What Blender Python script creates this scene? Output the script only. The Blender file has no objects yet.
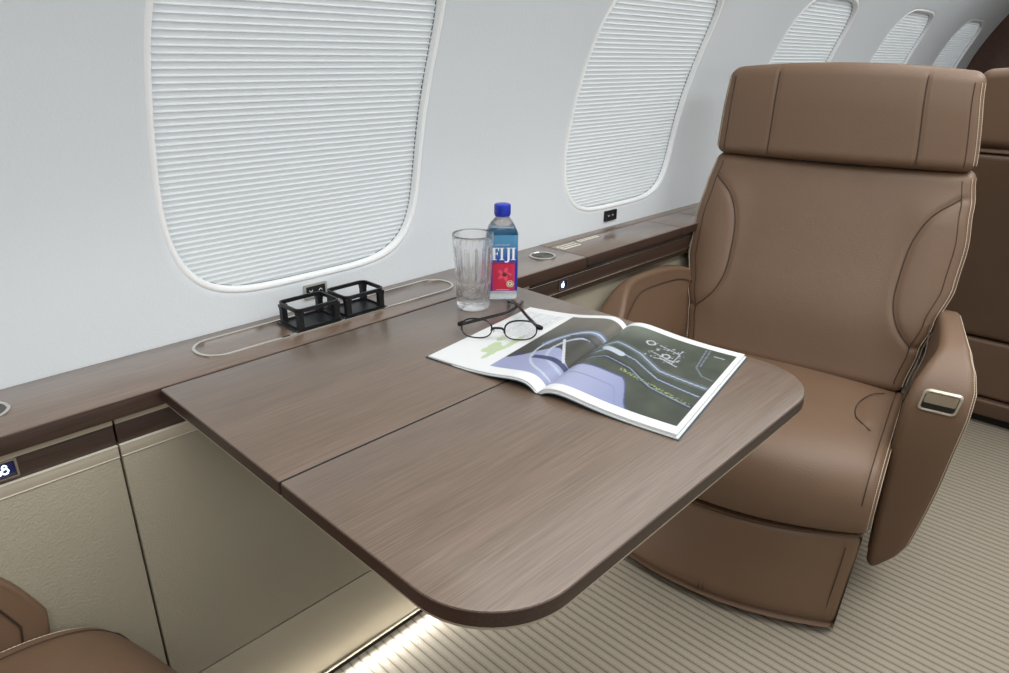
import bpy, bmesh, math, random
import numpy as np
from mathutils import Matrix, Vector, noise

random.seed(4)
C = bpy.context.scene.collection
SC = bpy.context.scene
PI = math.pi

# ------------------------------------------------------------------ camera, world, light
FPX = 693.447
cam_d = bpy.data.cameras.new('camera')
cam_d.sensor_width = 36.0
cam_d.lens = FPX * 36.0 / 1009.0
cam_d.clip_start = 0.01
cam = bpy.data.objects.new('camera', cam_d)
C.objects.link(cam)
# rows: the world axes in camera coordinates (from the vanishing points)
XV = Vector((1220 - 504.5, -(63 - 336.5), -FPX)).normalized()
YV = Vector((-279 - 504.5, -(45 - 336.5), -FPX)).normalized()
ZV = XV.cross(YV).normalized()
cam.matrix_world = Matrix(((XV.x, XV.y, XV.z, 0), (YV.x, YV.y, YV.z, 0), (ZV.x, ZV.y, ZV.z, 1.10), (0, 0, 0, 1)))
SC.camera = cam

world = bpy.data.worlds.new('world')
SC.world = world
world.use_nodes = True
world.node_tree.nodes['Background'].inputs[0].default_value = (0.93, 0.97, 1.0, 1)
world.node_tree.nodes['Background'].inputs[1].default_value = 1.15

SC.view_settings.view_transform = 'Standard'
SC.view_settings.look = 'None'
SC.view_settings.exposure = 0.0
SC.view_settings.gamma = 1.0
SC.view_settings.use_curve_mapping = False


def area(name, loc, aim, sx, sy, power, col=(1, 1, 1), spread=180):
    d = bpy.data.lights.new(name, 'AREA')
    d.shape = 'RECTANGLE'
    d.size, d.size_y, d.energy, d.color = sx, sy, power, col
    d.spread = math.radians(spread)
    o = bpy.data.objects.new(name, d)
    C.objects.link(o)
    o.location = loc
    v = (Vector(aim) - Vector(loc)).normalized()
    z = -v
    x = Vector((1, 0, 0)) - z * z.x
    x.normalize()
    y = z.cross(x)
    o.rotation_euler = Matrix((x, y, z)).transposed().to_euler()
    return o


area('ceiling_light', (1.2, -0.15, 1.66), (1.2, -0.05, 0), 4.2, 0.9, 25, (1.0, 0.99, 0.965), 130)
area('cove_light', (1.3, 0.08, 1.62), (1.3, 0.95, 0.85), 5.2, 0.16, 13.0, (0.95, 0.985, 1.0))
area('window_wash_light', (1.2, 0.52, 1.58), (1.2, 0.80, 0.7), 5.0, 0.05, 6.5, (1.0, 0.99, 0.965), 150)
area('aisle_fill_light', (1.2, -1.22, 1.15), (1.2, 0.9, 0.9), 3.8, 0.6, 9, (0.97, 0.985, 1.0))  # unseen soft fill, added on the aisle side in place of opposite windows
area('floor_wash_light', (0.9, 0.893, 0.020), (0.9, 0.845, 0.0), 2.6, 0.006, 3.6, (1, 1, 1))


# ------------------------------------------------------------------ materials
def srgb(r, g, b):
    f = lambda c: (c / 255 / 12.92) if c / 255 <= 0.04045 else ((c / 255 + 0.055) / 1.055) ** 2.4
    return (f(r), f(g), f(b), 1)


class Mat:
    def __init__(s, name, col=(0.8, 0.8, 0.8, 1), rough=0.5, metal=0.0, spec=0.5, coat=0.0, coat_rough=0.1):
        s.m = bpy.data.materials.new(name)
        s.m.use_nodes = True
        s.nt = s.m.node_tree
        s.b = s.nt.nodes['Principled BSDF']
        s.set('Base Color', col); s.set('Roughness', rough); s.set('Metallic', metal)
        s.set('Specular IOR Level', spec); s.set('Coat Weight', coat); s.set('Coat Roughness', coat_rough)

    def set(s, k, v):
        s.b.inputs[k].default_value = v

    def n(s, t, **kw):
        nd = s.nt.nodes.new(t)
        for k, v in kw.items():
            if k in nd.inputs:
                nd.inputs[k].default_value = v
            else:
                setattr(nd, k, v)
        return nd

    def l(s, a, b):
        s.nt.links.new(a, b)

    def coords(s, scale=(1, 1, 1), rot=(0, 0, 0), kind='Object'):
        tc = s.n('ShaderNodeTexCoord')
        mp = s.n('ShaderNodeMapping')
        mp.inputs['Scale'].default_value = scale
        mp.inputs['Rotation'].default_value = rot
        s.l(tc.outputs[kind], mp.inputs['Vector'])
        return mp.outputs['Vector']

    def noise(s, vec, scale, detail=2, rough=0.5):
        t = s.n('ShaderNodeTexNoise')
        t.inputs['Scale'].default_value = scale
        t.inputs['Detail'].default_value = detail
        t.inputs['Roughness'].default_value = rough
        s.l(vec, t.inputs['Vector'])
        return t.outputs['Fac']

    def ramp(s, fac, stops):
        r = s.n('ShaderNodeValToRGB')
        e = r.color_ramp.elements
        while len(e) < len(stops):
            e.new(0.5)
        for i, (p, c) in enumerate(stops):
            e[i].position = p
            e[i].color = c
        s.l(fac, r.inputs['Fac'])
        return r.outputs['Color']

    def bump(s, h, strength, dist):
        b = s.n('ShaderNodeBump')
        b.inputs['Strength'].default_value = strength
        b.inputs['Distance'].default_value = dist
        s.l(h, b.inputs['Height'])
        s.l(b.outputs['Normal'], s.b.inputs['Normal'])
        return b


def leather(name, col, dark, scale=420, bump=0.35, rough=0.47):
    m = Mat(name, col, rough, spec=0.42)
    v = m.coords()
    t = m.n('ShaderNodeTexVoronoi')
    t.inputs['Scale'].default_value = scale
    m.l(v, t.inputs['Vector'])
    n1 = m.noise(v, 5, 3)
    m.l(m.ramp(n1, [(0.3, dark), (0.7, col)]), m.b.inputs['Base Color'])
    m.bump(t.outputs['Distance'], bump, 0.0006)
    return m.m


def wood(name, c0, c1, rough, coat, coat_rough, fine=1.0, spec=0.5):
    m = Mat(name, c0, rough, spec=spec, coat=coat, coat_rough=coat_rough)
    v = m.coords((2.2, 150 * fine, 150 * fine))
    a = m.noise(v, 3.0, 4, 0.65)
    v2 = m.coords((7.0, 420 * fine, 420 * fine))
    b = m.noise(v2, 2.2, 2, 0.6)
    v3 = m.coords((0.6, 9, 9))
    c = m.noise(v3, 2.0, 2)
    mx = m.n('ShaderNodeMath', operation='ADD'); m.l(a, mx.inputs[0]); m.l(b, mx.inputs[1])
    mx2 = m.n('ShaderNodeMath', operation='MULTIPLY_ADD'); m.l(c, mx2.inputs[0]); mx2.inputs[1].default_value = 0.5; m.l(mx.outputs[0], mx2.inputs[2])
    md = m.n('ShaderNodeMath', operation='MULTIPLY'); m.l(mx2.outputs[0], md.inputs[0]); md.inputs[1].default_value = 0.4
    m.l(m.ramp(md.outputs[0], [(0.40, c0), (0.60, c1)]), m.b.inputs['Base Color'])
    m.bump(md.outputs[0], 0.12, 0.0006)
    return m.m


M = {}
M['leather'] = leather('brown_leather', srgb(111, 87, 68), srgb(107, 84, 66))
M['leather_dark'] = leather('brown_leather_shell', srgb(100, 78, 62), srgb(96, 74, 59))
M['seam'] = Mat('leather_seam', srgb(58, 42, 32), 0.7).m
M['stitch'] = Mat('pale_stitching', srgb(206, 192, 172), 0.7).m
M['table_wood'] = wood('table_veneer', srgb(84, 69, 57), srgb(114, 96, 82), 0.42, 0.8, 0.30, 1.0, 0.5)
M['ledge_wood'] = wood('ledge_veneer', srgb(86, 67, 53), srgb(118, 97, 80), 0.38, 1.0, 0.24, 1.0, 0.7)
M['edge_wood'] = wood('dark_edge_veneer', srgb(44, 30, 24), srgb(66, 47, 38), 0.45, 0.2, 0.25)
M['bulk_wood'] = wood('bulkhead_veneer', srgb(66, 44, 35), srgb(96, 68, 55), 0.4, 0.3, 0.2, 0.4)

m = Mat('sidewall_covering', srgb(215, 220, 224), 0.55, spec=0.3)
v = m.coords()
t = m.noise(v, 260, 3, 0.6)
m.bump(t, 0.35, 0.0012)
M['wall'] = m.m
M['lip'] = Mat('window_lip_white', srgb(240, 242, 243), 0.3, spec=0.5).m
M['ceil'] = Mat('ceiling_white', srgb(232, 233, 232), 0.6).m
m = Mat('pleated_shade', srgb(222, 225, 226), 0.7, spec=0.2)
tr = m.n('ShaderNodeBsdfTranslucent'); tr.inputs['Color'].default_value = srgb(232, 235, 236)
mixs = m.n('ShaderNodeMixShader'); mixs.inputs[0].default_value = 0.35
m.l(m.b.outputs[0], mixs.inputs[1]); m.l(tr.outputs[0], mixs.inputs[2])
m.l(mixs.outputs[0], m.nt.nodes['Material Output'].inputs['Surface'])
M['shade'] = m.m
m = leather('x', srgb(158, 151, 133), srgb(153, 146, 129), 340, 0.9, 0.5)
m.name = 'champagne_leather'; M['beige'] = m
M['kick'] = Mat('champagne_satin', srgb(184, 177, 160), 0.34, metal=0.35).m
M['champagne'] = Mat('champagne_metal', srgb(196, 188, 172), 0.42, metal=0.45).m
M['chrome'] = Mat('polished_nickel', srgb(222, 218, 210), 0.13, metal=1.0).m
M['satin'] = Mat('satin_nickel', srgb(200, 193, 180), 0.26, metal=1.0).m
M['bead'] = Mat('pale_bead_metal', srgb(222, 216, 202), 0.35, metal=0.3).m
M['silver'] = Mat('silver_plastic', srgb(176, 176, 170), 0.35, metal=0.25).m
M['black'] = Mat('black_plastic', srgb(26, 27, 29), 0.4).m
M['blackmetal'] = Mat('black_anodised_metal', srgb(24, 25, 28), 0.38, metal=0.3).m
M['gap'] = Mat('shadow_gap_black', srgb(16, 13, 12), 0.8).m
M['screen'] = Mat('dark_blue_screen', srgb(16, 22, 52), 0.2).m


def emis(name, col, s):
    m = Mat(name, col)
    m.set('Emission Color', col); m.set('Emission Strength', s)
    return m.m


M['glow'] = emis('lit_symbol', (0.75, 0.86, 1, 1), 2.2)
M['screen_lit'] = emis('lit_blue_screen', (0.004, 0.006, 0.04, 1), 0.6)
M['led'] = emis('led_strip', (1, 0.99, 0.97, 1), 3.0)

# carpet: ribs run across the cabin (along Y)
RIB = 0.0196
m = Mat('ribbed_carpet', srgb(176, 168, 152), 0.95, spec=0.1)
v = m.coords()
sx = m.n('ShaderNodeSeparateXYZ'); m.l(v, sx.inputs[0])
wob = m.noise(v, 130, 3)
wx = m.n('ShaderNodeMath', operation='MULTIPLY_ADD'); m.l(wob, wx.inputs[0]); wx.inputs[1].default_value = 0.0022; m.l(sx.outputs['X'], wx.inputs[2])
dv = m.n('ShaderNodeMath', operation='DIVIDE'); m.l(wx.outputs[0], dv.inputs[0]); dv.inputs[1].default_value = RIB
fr = m.n('ShaderNodeMath', operation='FRACT'); m.l(dv.outputs[0], fr.inputs[0])
fibre = m.noise(m.coords((1.0, 0.6, 1)), 900, 2, 0.7)
rib = m.ramp(fr.outputs[0], [(0.0, srgb(114, 105, 92)), (0.10, srgb(164, 156, 140)), (0.5, srgb(180, 171, 155)), (0.89, srgb(168, 160, 144)), (1.0, srgb(114, 105, 92))])
mixc = m.n('ShaderNodeMix', data_type='RGBA', blend_type='MULTIPLY')
mixc.inputs[0].default_value = 1.0
m.l(rib, mixc.inputs[6])
m.l(m.ramp(fibre, [(0.35, (0.60, 0.59, 0.58, 1)), (0.65, (1.0, 1.0, 1.0, 1))]), mixc.inputs[7])
m.l(mixc.outputs[2], m.b.inputs['Base Color'])
hh = m.ramp(fr.outputs[0], [(0.0, (0, 0, 0, 1)), (0.2, (0.8, 0.8, 0.8, 1)), (0.5, (1, 1, 1, 1)), (0.8, (0.8, 0.8, 0.8, 1)), (1.0, (0, 0, 0, 1))])
ha = m.n('ShaderNodeMath', operation='MULTIPLY_ADD'); m.l(fibre, ha.inputs[0]); ha.inputs[1].default_value = 0.5; m.l(hh, ha.inputs[2])
m.bump(ha.outputs[0], 0.7, 0.003)
M['carpet'] = m.m

# transparent things
m = Mat('crystal_glass', (1, 1, 1, 1), 0.0, spec=0.5)
m.set('Transmission Weight', 1.0); m.set('IOR', 1.42)
def half_clear(m, k):
    tr = m.n('ShaderNodeBsdfTransparent'); mx = m.n('ShaderNodeMixShader'); mx.inputs[0].default_value = k
    m.l(m.b.outputs[0], mx.inputs[1]); m.l(tr.outputs[0], mx.inputs[2])
    m.l(mx.outputs[0], m.nt.nodes['Material Output'].inputs['Surface'])


half_clear(m, 0.22)
M['crystal'] = m.m
m = Mat('clear_water_plastic', (0.93, 0.97, 1.0, 1), 0.02, spec=0.5)
m.set('Transmission Weight', 1.0); m.set('IOR', 1.33)
half_clear(m, 0.35)
M['pet'] = m.m
m = Mat('spectacle_lens', (1, 1, 1, 1), 0.0, spec=0.5)
m.set('Transmission Weight', 1.0); m.set('IOR', 1.02)
M['lens'] = m.m
M['cap'] = Mat('blue_cap', srgb(30, 52, 170), 0.35).m
M['white_print'] = Mat('white_print', srgb(236, 240, 244), 0.5).m
M['frame_black'] = Mat('spectacle_black', srgb(14, 14, 16), 0.22).m
M['speaker_mesh'] = Mat('speaker_mesh_grey', srgb(92, 92, 88), 0.6, metal=0.4).m


def attr_mat(name, rough=0.35, spec=0.5, k=1.0):
    m = Mat(name, (1, 1, 1, 1), rough, spec=spec)
    a = m.n('ShaderNodeAttribute'); a.attribute_name = 'print'
    mu = m.n('ShaderNodeVectorMath', operation='SCALE'); m.l(a.outputs['Color'], mu.inputs[0]); mu.inputs['Scale'].default_value = k
    m.l(mu.outputs[0], m.b.inputs['Base Color'])
    return m.m


M['page_print'] = attr_mat('printed_page', 0.38, 0.3, 0.66)
M['label_print'] = attr_mat('printed_label', 0.3)
M['paper'] = Mat('white_paper_edges', srgb(208, 211, 211), 0.6).m
M['cover'] = Mat('dark_teal_cover', srgb(52, 72, 84), 0.3).m


# ------------------------------------------------------------------ mesh helpers
class MB:
    def __init__(s):
        s.v, s.f = [], []

    def add(s, verts, faces):
        b = len(s.v)
        s.v += [tuple(p) for p in verts]
        s.f += [tuple(i + b for i in f) for f in faces]
        return s

    def loft(s, rings, cap=True, close=False):
        n = len(rings[0])
        b = len(s.v)
        for r in rings:
            s.v += [tuple(p) for p in r]
        m_ = len(rings)
        for i in range(m_ - (0 if close else 1)):
            i2 = (i + 1) % m_
            for j in range(n):
                k = (j + 1) % n
                s.f.append((b + i * n + j, b + i * n + k, b + i2 * n + k, b + i2 * n + j))
        if cap and not close:
            s.f.append(tuple(b + j for j in reversed(range(n))))
            s.f.append(tuple(b + (m_ - 1) * n + j for j in range(n)))
        return s

    def grid(s, fn, us, vs):
        b = len(s.v)
        for u in us:
            for v in vs:
                s.v.append(tuple(fn(u, v)))
        nv = len(vs)
        for i in range(len(us) - 1):
            for j in range(nv - 1):
                s.f.append((b + i * nv + j, b + (i + 1) * nv + j, b + (i + 1) * nv + j + 1, b + i * nv + j + 1))
        return s

    def rbox(s, c, size, r=0.002, seg=2):
        """box with rounded vertical-loop edges on every side"""
        bm = bmesh.new()
        bmesh.ops.create_cube(bm, size=1.0)
        for v in bm.verts:
            v.co = Vector((v.co.x * size[0] + c[0], v.co.y * size[1] + c[1], v.co.z * size[2] + c[2]))
        r = min(r, min(size) * 0.45)
        bmesh.ops.bevel(bm, geom=list(bm.edges), offset=r, segments=seg, profile=0.5, affect='EDGES')
        return s.frombm(bm)

    def frombm(s, bm):
        bm.verts.index_update()
        s.add([v.co[:] for v in bm.verts], [[v.index for v in f.verts] for f in bm.faces])
        bm.free()
        return s

    def tube(s, pts, r, n=8, close=False, flat=None, up=(0, 0, 1)):
        pts = [Vector(p) for p in pts]
        N = len(pts)
        rings = []
        for i, p in enumerate(pts):
            a = pts[(i - 1) % N] if (close or i > 0) else p
            b = pts[(i + 1) % N] if (close or i < N - 1) else p
            t = (b - a).normalized()
            u = Vector(up)
            if abs(t.dot(u)) > 0.95:
                u = Vector((1, 0, 0))
            x = t.cross(u).normalized()
            y = x.cross(t).normalized()
            rr = r(i / (N - 1)) if callable(r) else r
            ra, rb = (rr, rr) if flat is None else (rr, rr * flat)
            rings.append([p + x * ra * math.cos(2 * PI * k / n) + y * rb * math.sin(2 * PI * k / n) for k in range(n)])
        return s.loft(rings, cap=not close, close=close)

    def lathe(s, prof, n=48, rfn=None, axis=None):
        rings = []
        for (r, z) in prof:
            ring = []
            for k in range(n):
                a = 2 * PI * k / n
                q = r if rfn is None else rfn(r, z, a)
                ring.append((q * math.cos(a), q * math.sin(a), z))
            rings.append(ring)
        return s.loft(rings, cap=True)

    def xform(s, m):
        s.v = [tuple(m @ Vector(p)) for p in s.v]
        return s

    def build(s, name, mat, parent=None, smooth=True, angle=38):
        me = bpy.data.meshes.new(name)
        me.from_pydata(s.v, [], s.f)
        me.materials.append(mat)
        bm = bmesh.new(); bm.from_mesh(me)
        bmesh.ops.recalc_face_normals(bm, faces=bm.faces)
        bm.to_mesh(me); bm.free()
        if smooth:
            me.polygons.foreach_set('use_smooth', [True] * len(me.polygons))
            try:
                me.set_sharp_from_angle(angle=math.radians(angle))
            except Exception:
                pass
        o = bpy.data.objects.new(name, me)
        C.objects.link(o)
        if parent is not None:
            o.parent = parent
        return o


def tag(o, label=None, cat=None, group=None, kind=None):
    if label: o['label'] = label
    if cat: o['category'] = cat
    if group: o['group'] = group
    if kind: o['kind'] = kind
    return o


def thing(name, label, cat, loc=(0, 0, 0), rz=0, group=None):
    o = bpy.data.objects.new(name, None)
    C.objects.link(o)
    o.empty_display_size = 0.05
    o.location = loc; o.rotation_euler = (0, 0, rz)
    return tag(o, label, cat, group)


def struct(o):
    o['kind'] = 'structure'
    return o


def sst(a, b, x):
    t = max(0.0, min(1.0, (x - a) / (b - a)))
    return t * t * (3 - 2 * t)


def rrect(w, h, r, seg=8, cx=0, cy=0):
    """rounded rectangle outline, counter-clockwise"""
    rs = r if isinstance(r, (list, tuple)) else [r] * 4
    out = []
    for (sx_, sy_, a0, rr) in ((1, -1, -90, rs[0]), (1, 1, 0, rs[1]), (-1, 1, 90, rs[2]), (-1, -1, 180, rs[3])):
        for k in range(seg + 1):
            a = math.radians(a0 + 90 * k / seg)
            out.append((cx + sx_ * (w / 2 - rr) + rr * math.cos(a), cy + sy_ * (h / 2 - rr) + rr * math.sin(a)))
    return out


def prism(outline, layers):
    """outline -> rings; layers = [(z, inset)]"""
    n = len(outline)
    P = [Vector((p[0], p[1])) for p in outline]
    nr = []
    for i in range(n):
        d = (P[(i + 1) % n] - P[i - 1])
        if d.length < 1e-9:
            d = Vector((1, 0))
        d.normalize()
        nr.append(Vector((d.y, -d.x)))
    return [[(P[i].x - nr[i].x * ins, P[i].y - nr[i].y * ins, z) for i in range(n)] for (z, ins) in layers]


def catmull(pts, per=8, close=False):
    pts = [Vector(p) for p in pts]
    n = len(pts)
    out = []
    rng = range(n) if close else range(n - 1)
    for i in rng:
        p1, p2 = pts[i], pts[(i + 1) % n]
        p0 = pts[i - 1] if (close or i > 0) else p1 * 2 - p2
        p3 = pts[(i + 2) % n] if (close or i < n - 2) else p2 * 2 - p1
        for k in range(per):
            t = k / per
            out.append(0.5 * ((2 * p1) + (p2 - p0) * t + (2 * p0 - 5 * p1 + 4 * p2 - p3) * t * t + (3 * p1 - p0 - 3 * p2 + p3) * t ** 3))
    if not close:
        out.append(pts[-1])
    return out


def resample(pts, step):
    pts = [Vector(p) for p in pts]
    L = [0]
    for i in range(1, len(pts)):
        L.append(L[-1] + (pts[i] - pts[i - 1]).length)
    n = max(2, int(L[-1] / step))
    out, j = [], 0
    for k in range(n + 1):
        t = L[-1] * k / n
        while j < len(L) - 2 and L[j + 1] < t:
            j += 1
        d = L[j + 1] - L[j]
        out.append(pts[j].lerp(pts[j + 1], 0 if d == 0 else (t - L[j]) / d))
    return out


def stitch_row(parent, pts, mat, r=0.00075):
    """one row of thread: a single beaded string, thick at every stitch"""
    q = resample(pts, 0.0013)
    n_ = len(q) - 1
    MB().tube(q, lambda t: r * (0.35 + 0.65 * abs(math.sin(PI * t * n_ / 4.0))), 5).build('stitching', mat, parent)


def seam_line(parent, pts, r, n_, mat):
    MB().tube(pts, r, n_).build('seam', mat, parent)


# ------------------------------------------------------------------ room shell
def yw(z):
    if z < 0.80:
        return 1.005
    return 1.005 - 0.65 * (z - 0.80) ** 2


WX0, PITCH, WZ, WHX, WHZ, WN = 0.588, 0.862, 1.010, 0.227, 0.256, 4.3
WCX = [0.588, 1.470, 2.345, 3.205, 4.075]


def win_pt(cx, a, grow=0.0):
    c, s_ = math.cos(a), math.sin(a)
    e = 2.0 / WN
    return (cx + (WHX + grow) * math.copysign(abs(c) ** e, c), WZ + (WHZ + grow) * math.copysign(abs(s_) ** e, s_))


def wall_bay(mb, cx, x0, x1, z0, z1, n=160):
    angs = [2 * PI * k / n for k in range(n)]
    # lip: rolls out of the recess onto the wall plane
    rings = []
    ring_spec = [(-0.002, 0.018), (-0.001, 0.010), (0.001, 0.005), (0.004, 0.002), (0.009, 0.0)]
    for g, dy in ring_spec:
        r = []
        for a in angs:
            x, z = win_pt(cx, a, g)
            r.append((x, yw(z) + dy, z))
        rings.append(r)
    bulge = rings[-1]
    for t in (0.04, 0.1, 0.18, 0.3, 0.45, 0.62, 0.8, 1.0):
        r = []
        for k, a in enumerate(angs):
            x, z = win_pt(cx, a, 0.009)
            c, s_ = math.cos(a), math.sin(a)
            # ray from centre to rectangle border
            dx, dz = x - cx, z - WZ
            kx = ((x1 - cx) / dx) if dx > 1e-6 else ((x0 - cx) / dx if dx < -1e-6 else 1e9)
            kz = ((z1 - WZ) / dz) if dz > 1e-6 else ((z0 - WZ) / dz if dz < -1e-6 else 1e9)
            kk = min(kx, kz)
            X, Z = cx + dx * kk, WZ + dz * kk
            xx, zz = x + (X - x) * t, z + (Z - z) * t
            r.append((xx, yw(zz), zz))
        rings.append(r)
    # corner patches
    mb.loft(rings, cap=False)
    border = rings[-1]
    # fill the four corners: border passes cut corners, add corner triangles
    for (X, Z) in ((x1, z1), (x0, z1), (x0, z0), (x1, z0)):
        best = None
        for k in range(n):
            p, q = border[k], border[(k + 1) % n]
            onx = lambda u: abs(u[0] - X) < 1e-6
            onz = lambda u: abs(u[2] - Z) < 1e-6
            if (onx(p) and onz(q) and not onz(p)) or (onz(p) and onx(q) and not onx(p)):
                best = (p, q)
        if best:
            mb.add([best[0], best[1], (X, yw(Z), Z)], [(0, 1, 2)])


ZB, ZT = 0.60, 1.52
wall = MB()
bx = [-0.30] + [(WCX[i] + WCX[i + 1]) / 2 for i in range(4)] + [4.52]
for i, cx_ in enumerate(WCX):
    wall_bay(wall, cx_, bx[i] if i else 0.15, bx[i + 1], ZB, ZT)
# plain wall forward of window 1 and above the bays
zs = [ZB + (ZT - ZB) * k / 40 for k in range(41)]
wall.grid(lambda x, z: (x, yw(z), z), [-2.2, -1.5, -0.8, 0.15], zs)
zs2 = [ZT + (1.72 - ZT) * k / 12 for k in range(13)]
wall.grid(lambda x, z: (x, yw(z), z), [-2.2, 0.15, 2.0, 4.52], zs2)
# below the ledge, behind the cabinets
wall.grid(lambda x, z: (x, 1.005, z), [-2.2, 4.52], [-0.02, 0.3, ZB])
struct(wall.build('wall_left', M['wall'], angle=80))

# opposite side, ends, ceiling, floor
mb = MB().grid(lambda x, z: (x, -(yw(z)) - 0.35, z), [-2.2, 4.52], [z_ * 0.06 - 0.02 for z_ in range(30)])
struct(mb.build('wall_right', M['wall']))
mb = MB().rbox((-2.21, -0.17, 0.85), (0.03, 2.5, 1.76), 0.004)
struct(mb.build('wall_near', M['bulk_wood']))
mb = MB().rbox((4.54, -0.17, 0.85), (0.04, 2.5, 1.76), 0.004)
struct(mb.build('wall_far', M['bulk_wood']))
mb = MB().grid(lambda x, y: (x, y, 1.72 + 0.0 * y), [-2.2, 4.52], [-1.0, -0.5, 0.1, 0.47])
struct(mb.build('ceiling', M['ceil']))
mb = MB().rbox((1.17, -0.17, -0.01), (6.80, 2.5, 0.02), 0.002)
struct(mb.build('floor', M['carpet']))

# windows: pleated shade, side track, clear outer pane
for i, cx_ in enumerate(WCX):
    w = bpy.data.objects.new('window_%d' % (i + 1), None); C.objects.link(w); w.location = (cx_, 1.005, WZ)
    struct(w)
    # shade
    mb = MB()
    zs = []
    z0 = WZ - WHZ - 0.006
    while z0 < WZ + WHZ + 0.004:
        P_ = 0.0077 + 0.0017 * min(1, max(0, (z0 - 0.76) / 0.40))
        zs += [(z0, 0.0), (z0 + P_ * 0.58, -0.0010), (z0 + P_ * 0.64, -0.0034), (z0 + P_ * 0.70, -0.0042), (z0 + P_ * 0.78, -0.0040), (z0 + P_ * 0.93, -0.0004)]
        z0 += P_
    xs = [-1, -0.5, 0, 0.5, 1]
    rows = []
    for (z, dy) in zs:
        q = min(0.999, abs(z - WZ) / (WHZ + 0.012))
        hw = (WHX + 0.004) * (1 - q ** WN) ** (1 / WN)
        if hw < 0.05: hw = 0.05
        rows.append([(hw * u, yw(z) + 0.013 + dy - 1.005, z - WZ) for u in xs])
    b = 0
    for r in rows: mb.v += r
    for a in range(len(rows) - 1):
        for j in range(4):
            mb.f.append((a * 5 + j, a * 5 + j + 1, (a + 1) * 5 + j + 1, (a + 1) * 5 + j))
    mb.build('shade', M['shade'], w, smooth=False)
    # dark track the shade runs in
    mb = MB()
    n = 120
    rings = []
    for g, dy in ((0.0, 0.0115), (0.0055, 0.0115), (0.0055, 0.022), (0.0, 0.022)):
        rings.append([(lambda p: (p[0] - cx_, yw(p[1]) + dy - 1.005, p[1] - WZ))(win_pt(cx_, 2 * PI * k / n, g - 0.0015)) for k in range(n)])
    mb.loft(rings, cap=False, close=True)
    mb.build('shade_track', M['gap'], w)
    # white lip round the opening
    mb = MB()
    rings = []
    for g, dy in ((-0.0005, 0.016), (-0.0015, 0.004), (0.0000, -0.0008), (0.0032, -0.0020), (0.0062, -0.0012), (0.0088, 0.0010), (0.004, 0.01)):
        rings.append([(lambda p: (p[0] - cx_, yw(p[1]) + dy - 1.005, p[1] - WZ))(win_pt(cx_, 2 * PI * k / n, g)) for k in range(n)])
    mb.loft(rings, cap=False, close=True)
    mb.build('frame', M['lip'], w)
    # outer pane
    mb = MB()
    rings = []
    for g, dy in ((0.0, 0.045), (0.0, 0.049)):
        rings.append([(lambda p: (p[0] - cx_, yw(p[1]) + dy - 1.005, p[1] - WZ))(win_pt(cx_, 2 * PI * k / n, g)) for k in range(n)])
    mb.loft(rings, cap=True)
    mb.build('pane', M['lens'], w)

# ------------------------------------------------------------------ ledge and cabinets
LY, LZ = 0.868, 0.700
XG = 1.166


def slab_box(mb, x0, x1, y0, y1, z0, z1, r=0.0015):
    return mb.rbox(((x0 + x1) / 2, (y0 + y1) / 2, (z0 + z1) / 2), (x1 - x0, y1 - y0, z1 - z0), r)


led = tag(slab_box(MB(), -2.19, XG - 0.001, LY, 1.004, LZ - 0.024, LZ).build('side_ledge', M['ledge_wood']),
          'long brown wood ledge running under the first window beside the table', 'ledge')
slab_box(MB(), -2.19, XG - 0.001, LY - 0.0012, LY + 0.001, LZ - 0.0238, LZ - 0.0012, 0.0004).build('front_edge', M['edge_wood'], led)
back = tag(slab_box(MB(), XG, 4.41, 0.9745, 1.004, LZ - 0.024, LZ + 0.0005).build('ledge_strip', M['ledge_wood']),
           'narrow wood strip along the wall behind the ledge lids', 'ledge')
lids = ((XG + 0.0005, 1.5555, 'long wood lid on the ledge under the second window, two metal placards on it'),
        (1.558, 1.708, 'short wood lid on the ledge just left of the brown seat back'),
        (1.7105, 4.40, 'far wood lid on the ledge, mostly hidden behind the brown seat back'))
for x0, x1, lb in lids:
    t = thing('storage_hatch', lb, 'lid', ((x0 + x1) / 2, 0.92, LZ - 0.024), 0, 'wood lids along the ledge')
    cx_ = (x0 + x1) / 2
    slab_box(MB(), x0 - cx_, x1 - cx_, LY - 0.92, 0.9735 - 0.92, 0.004, 0.0245).build('panel', M['ledge_wood'], t)
    slab_box(MB(), x0 - cx_, x1 - cx_, LY - 0.9212, LY - 0.919, 0.0042, 0.0232, 0.0004).build('front_edge', M['edge_wood'], t)
    if x0 < 1.5:
        slab_box(MB(), 0.008 + x0 - cx_, 0.075 + x0 - cx_, LY - 0.92 - 0.0015, LY - 0.92 + 0.02, 0.0003, 0.0075).build('finger_slot', M['gap'], t)

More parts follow.
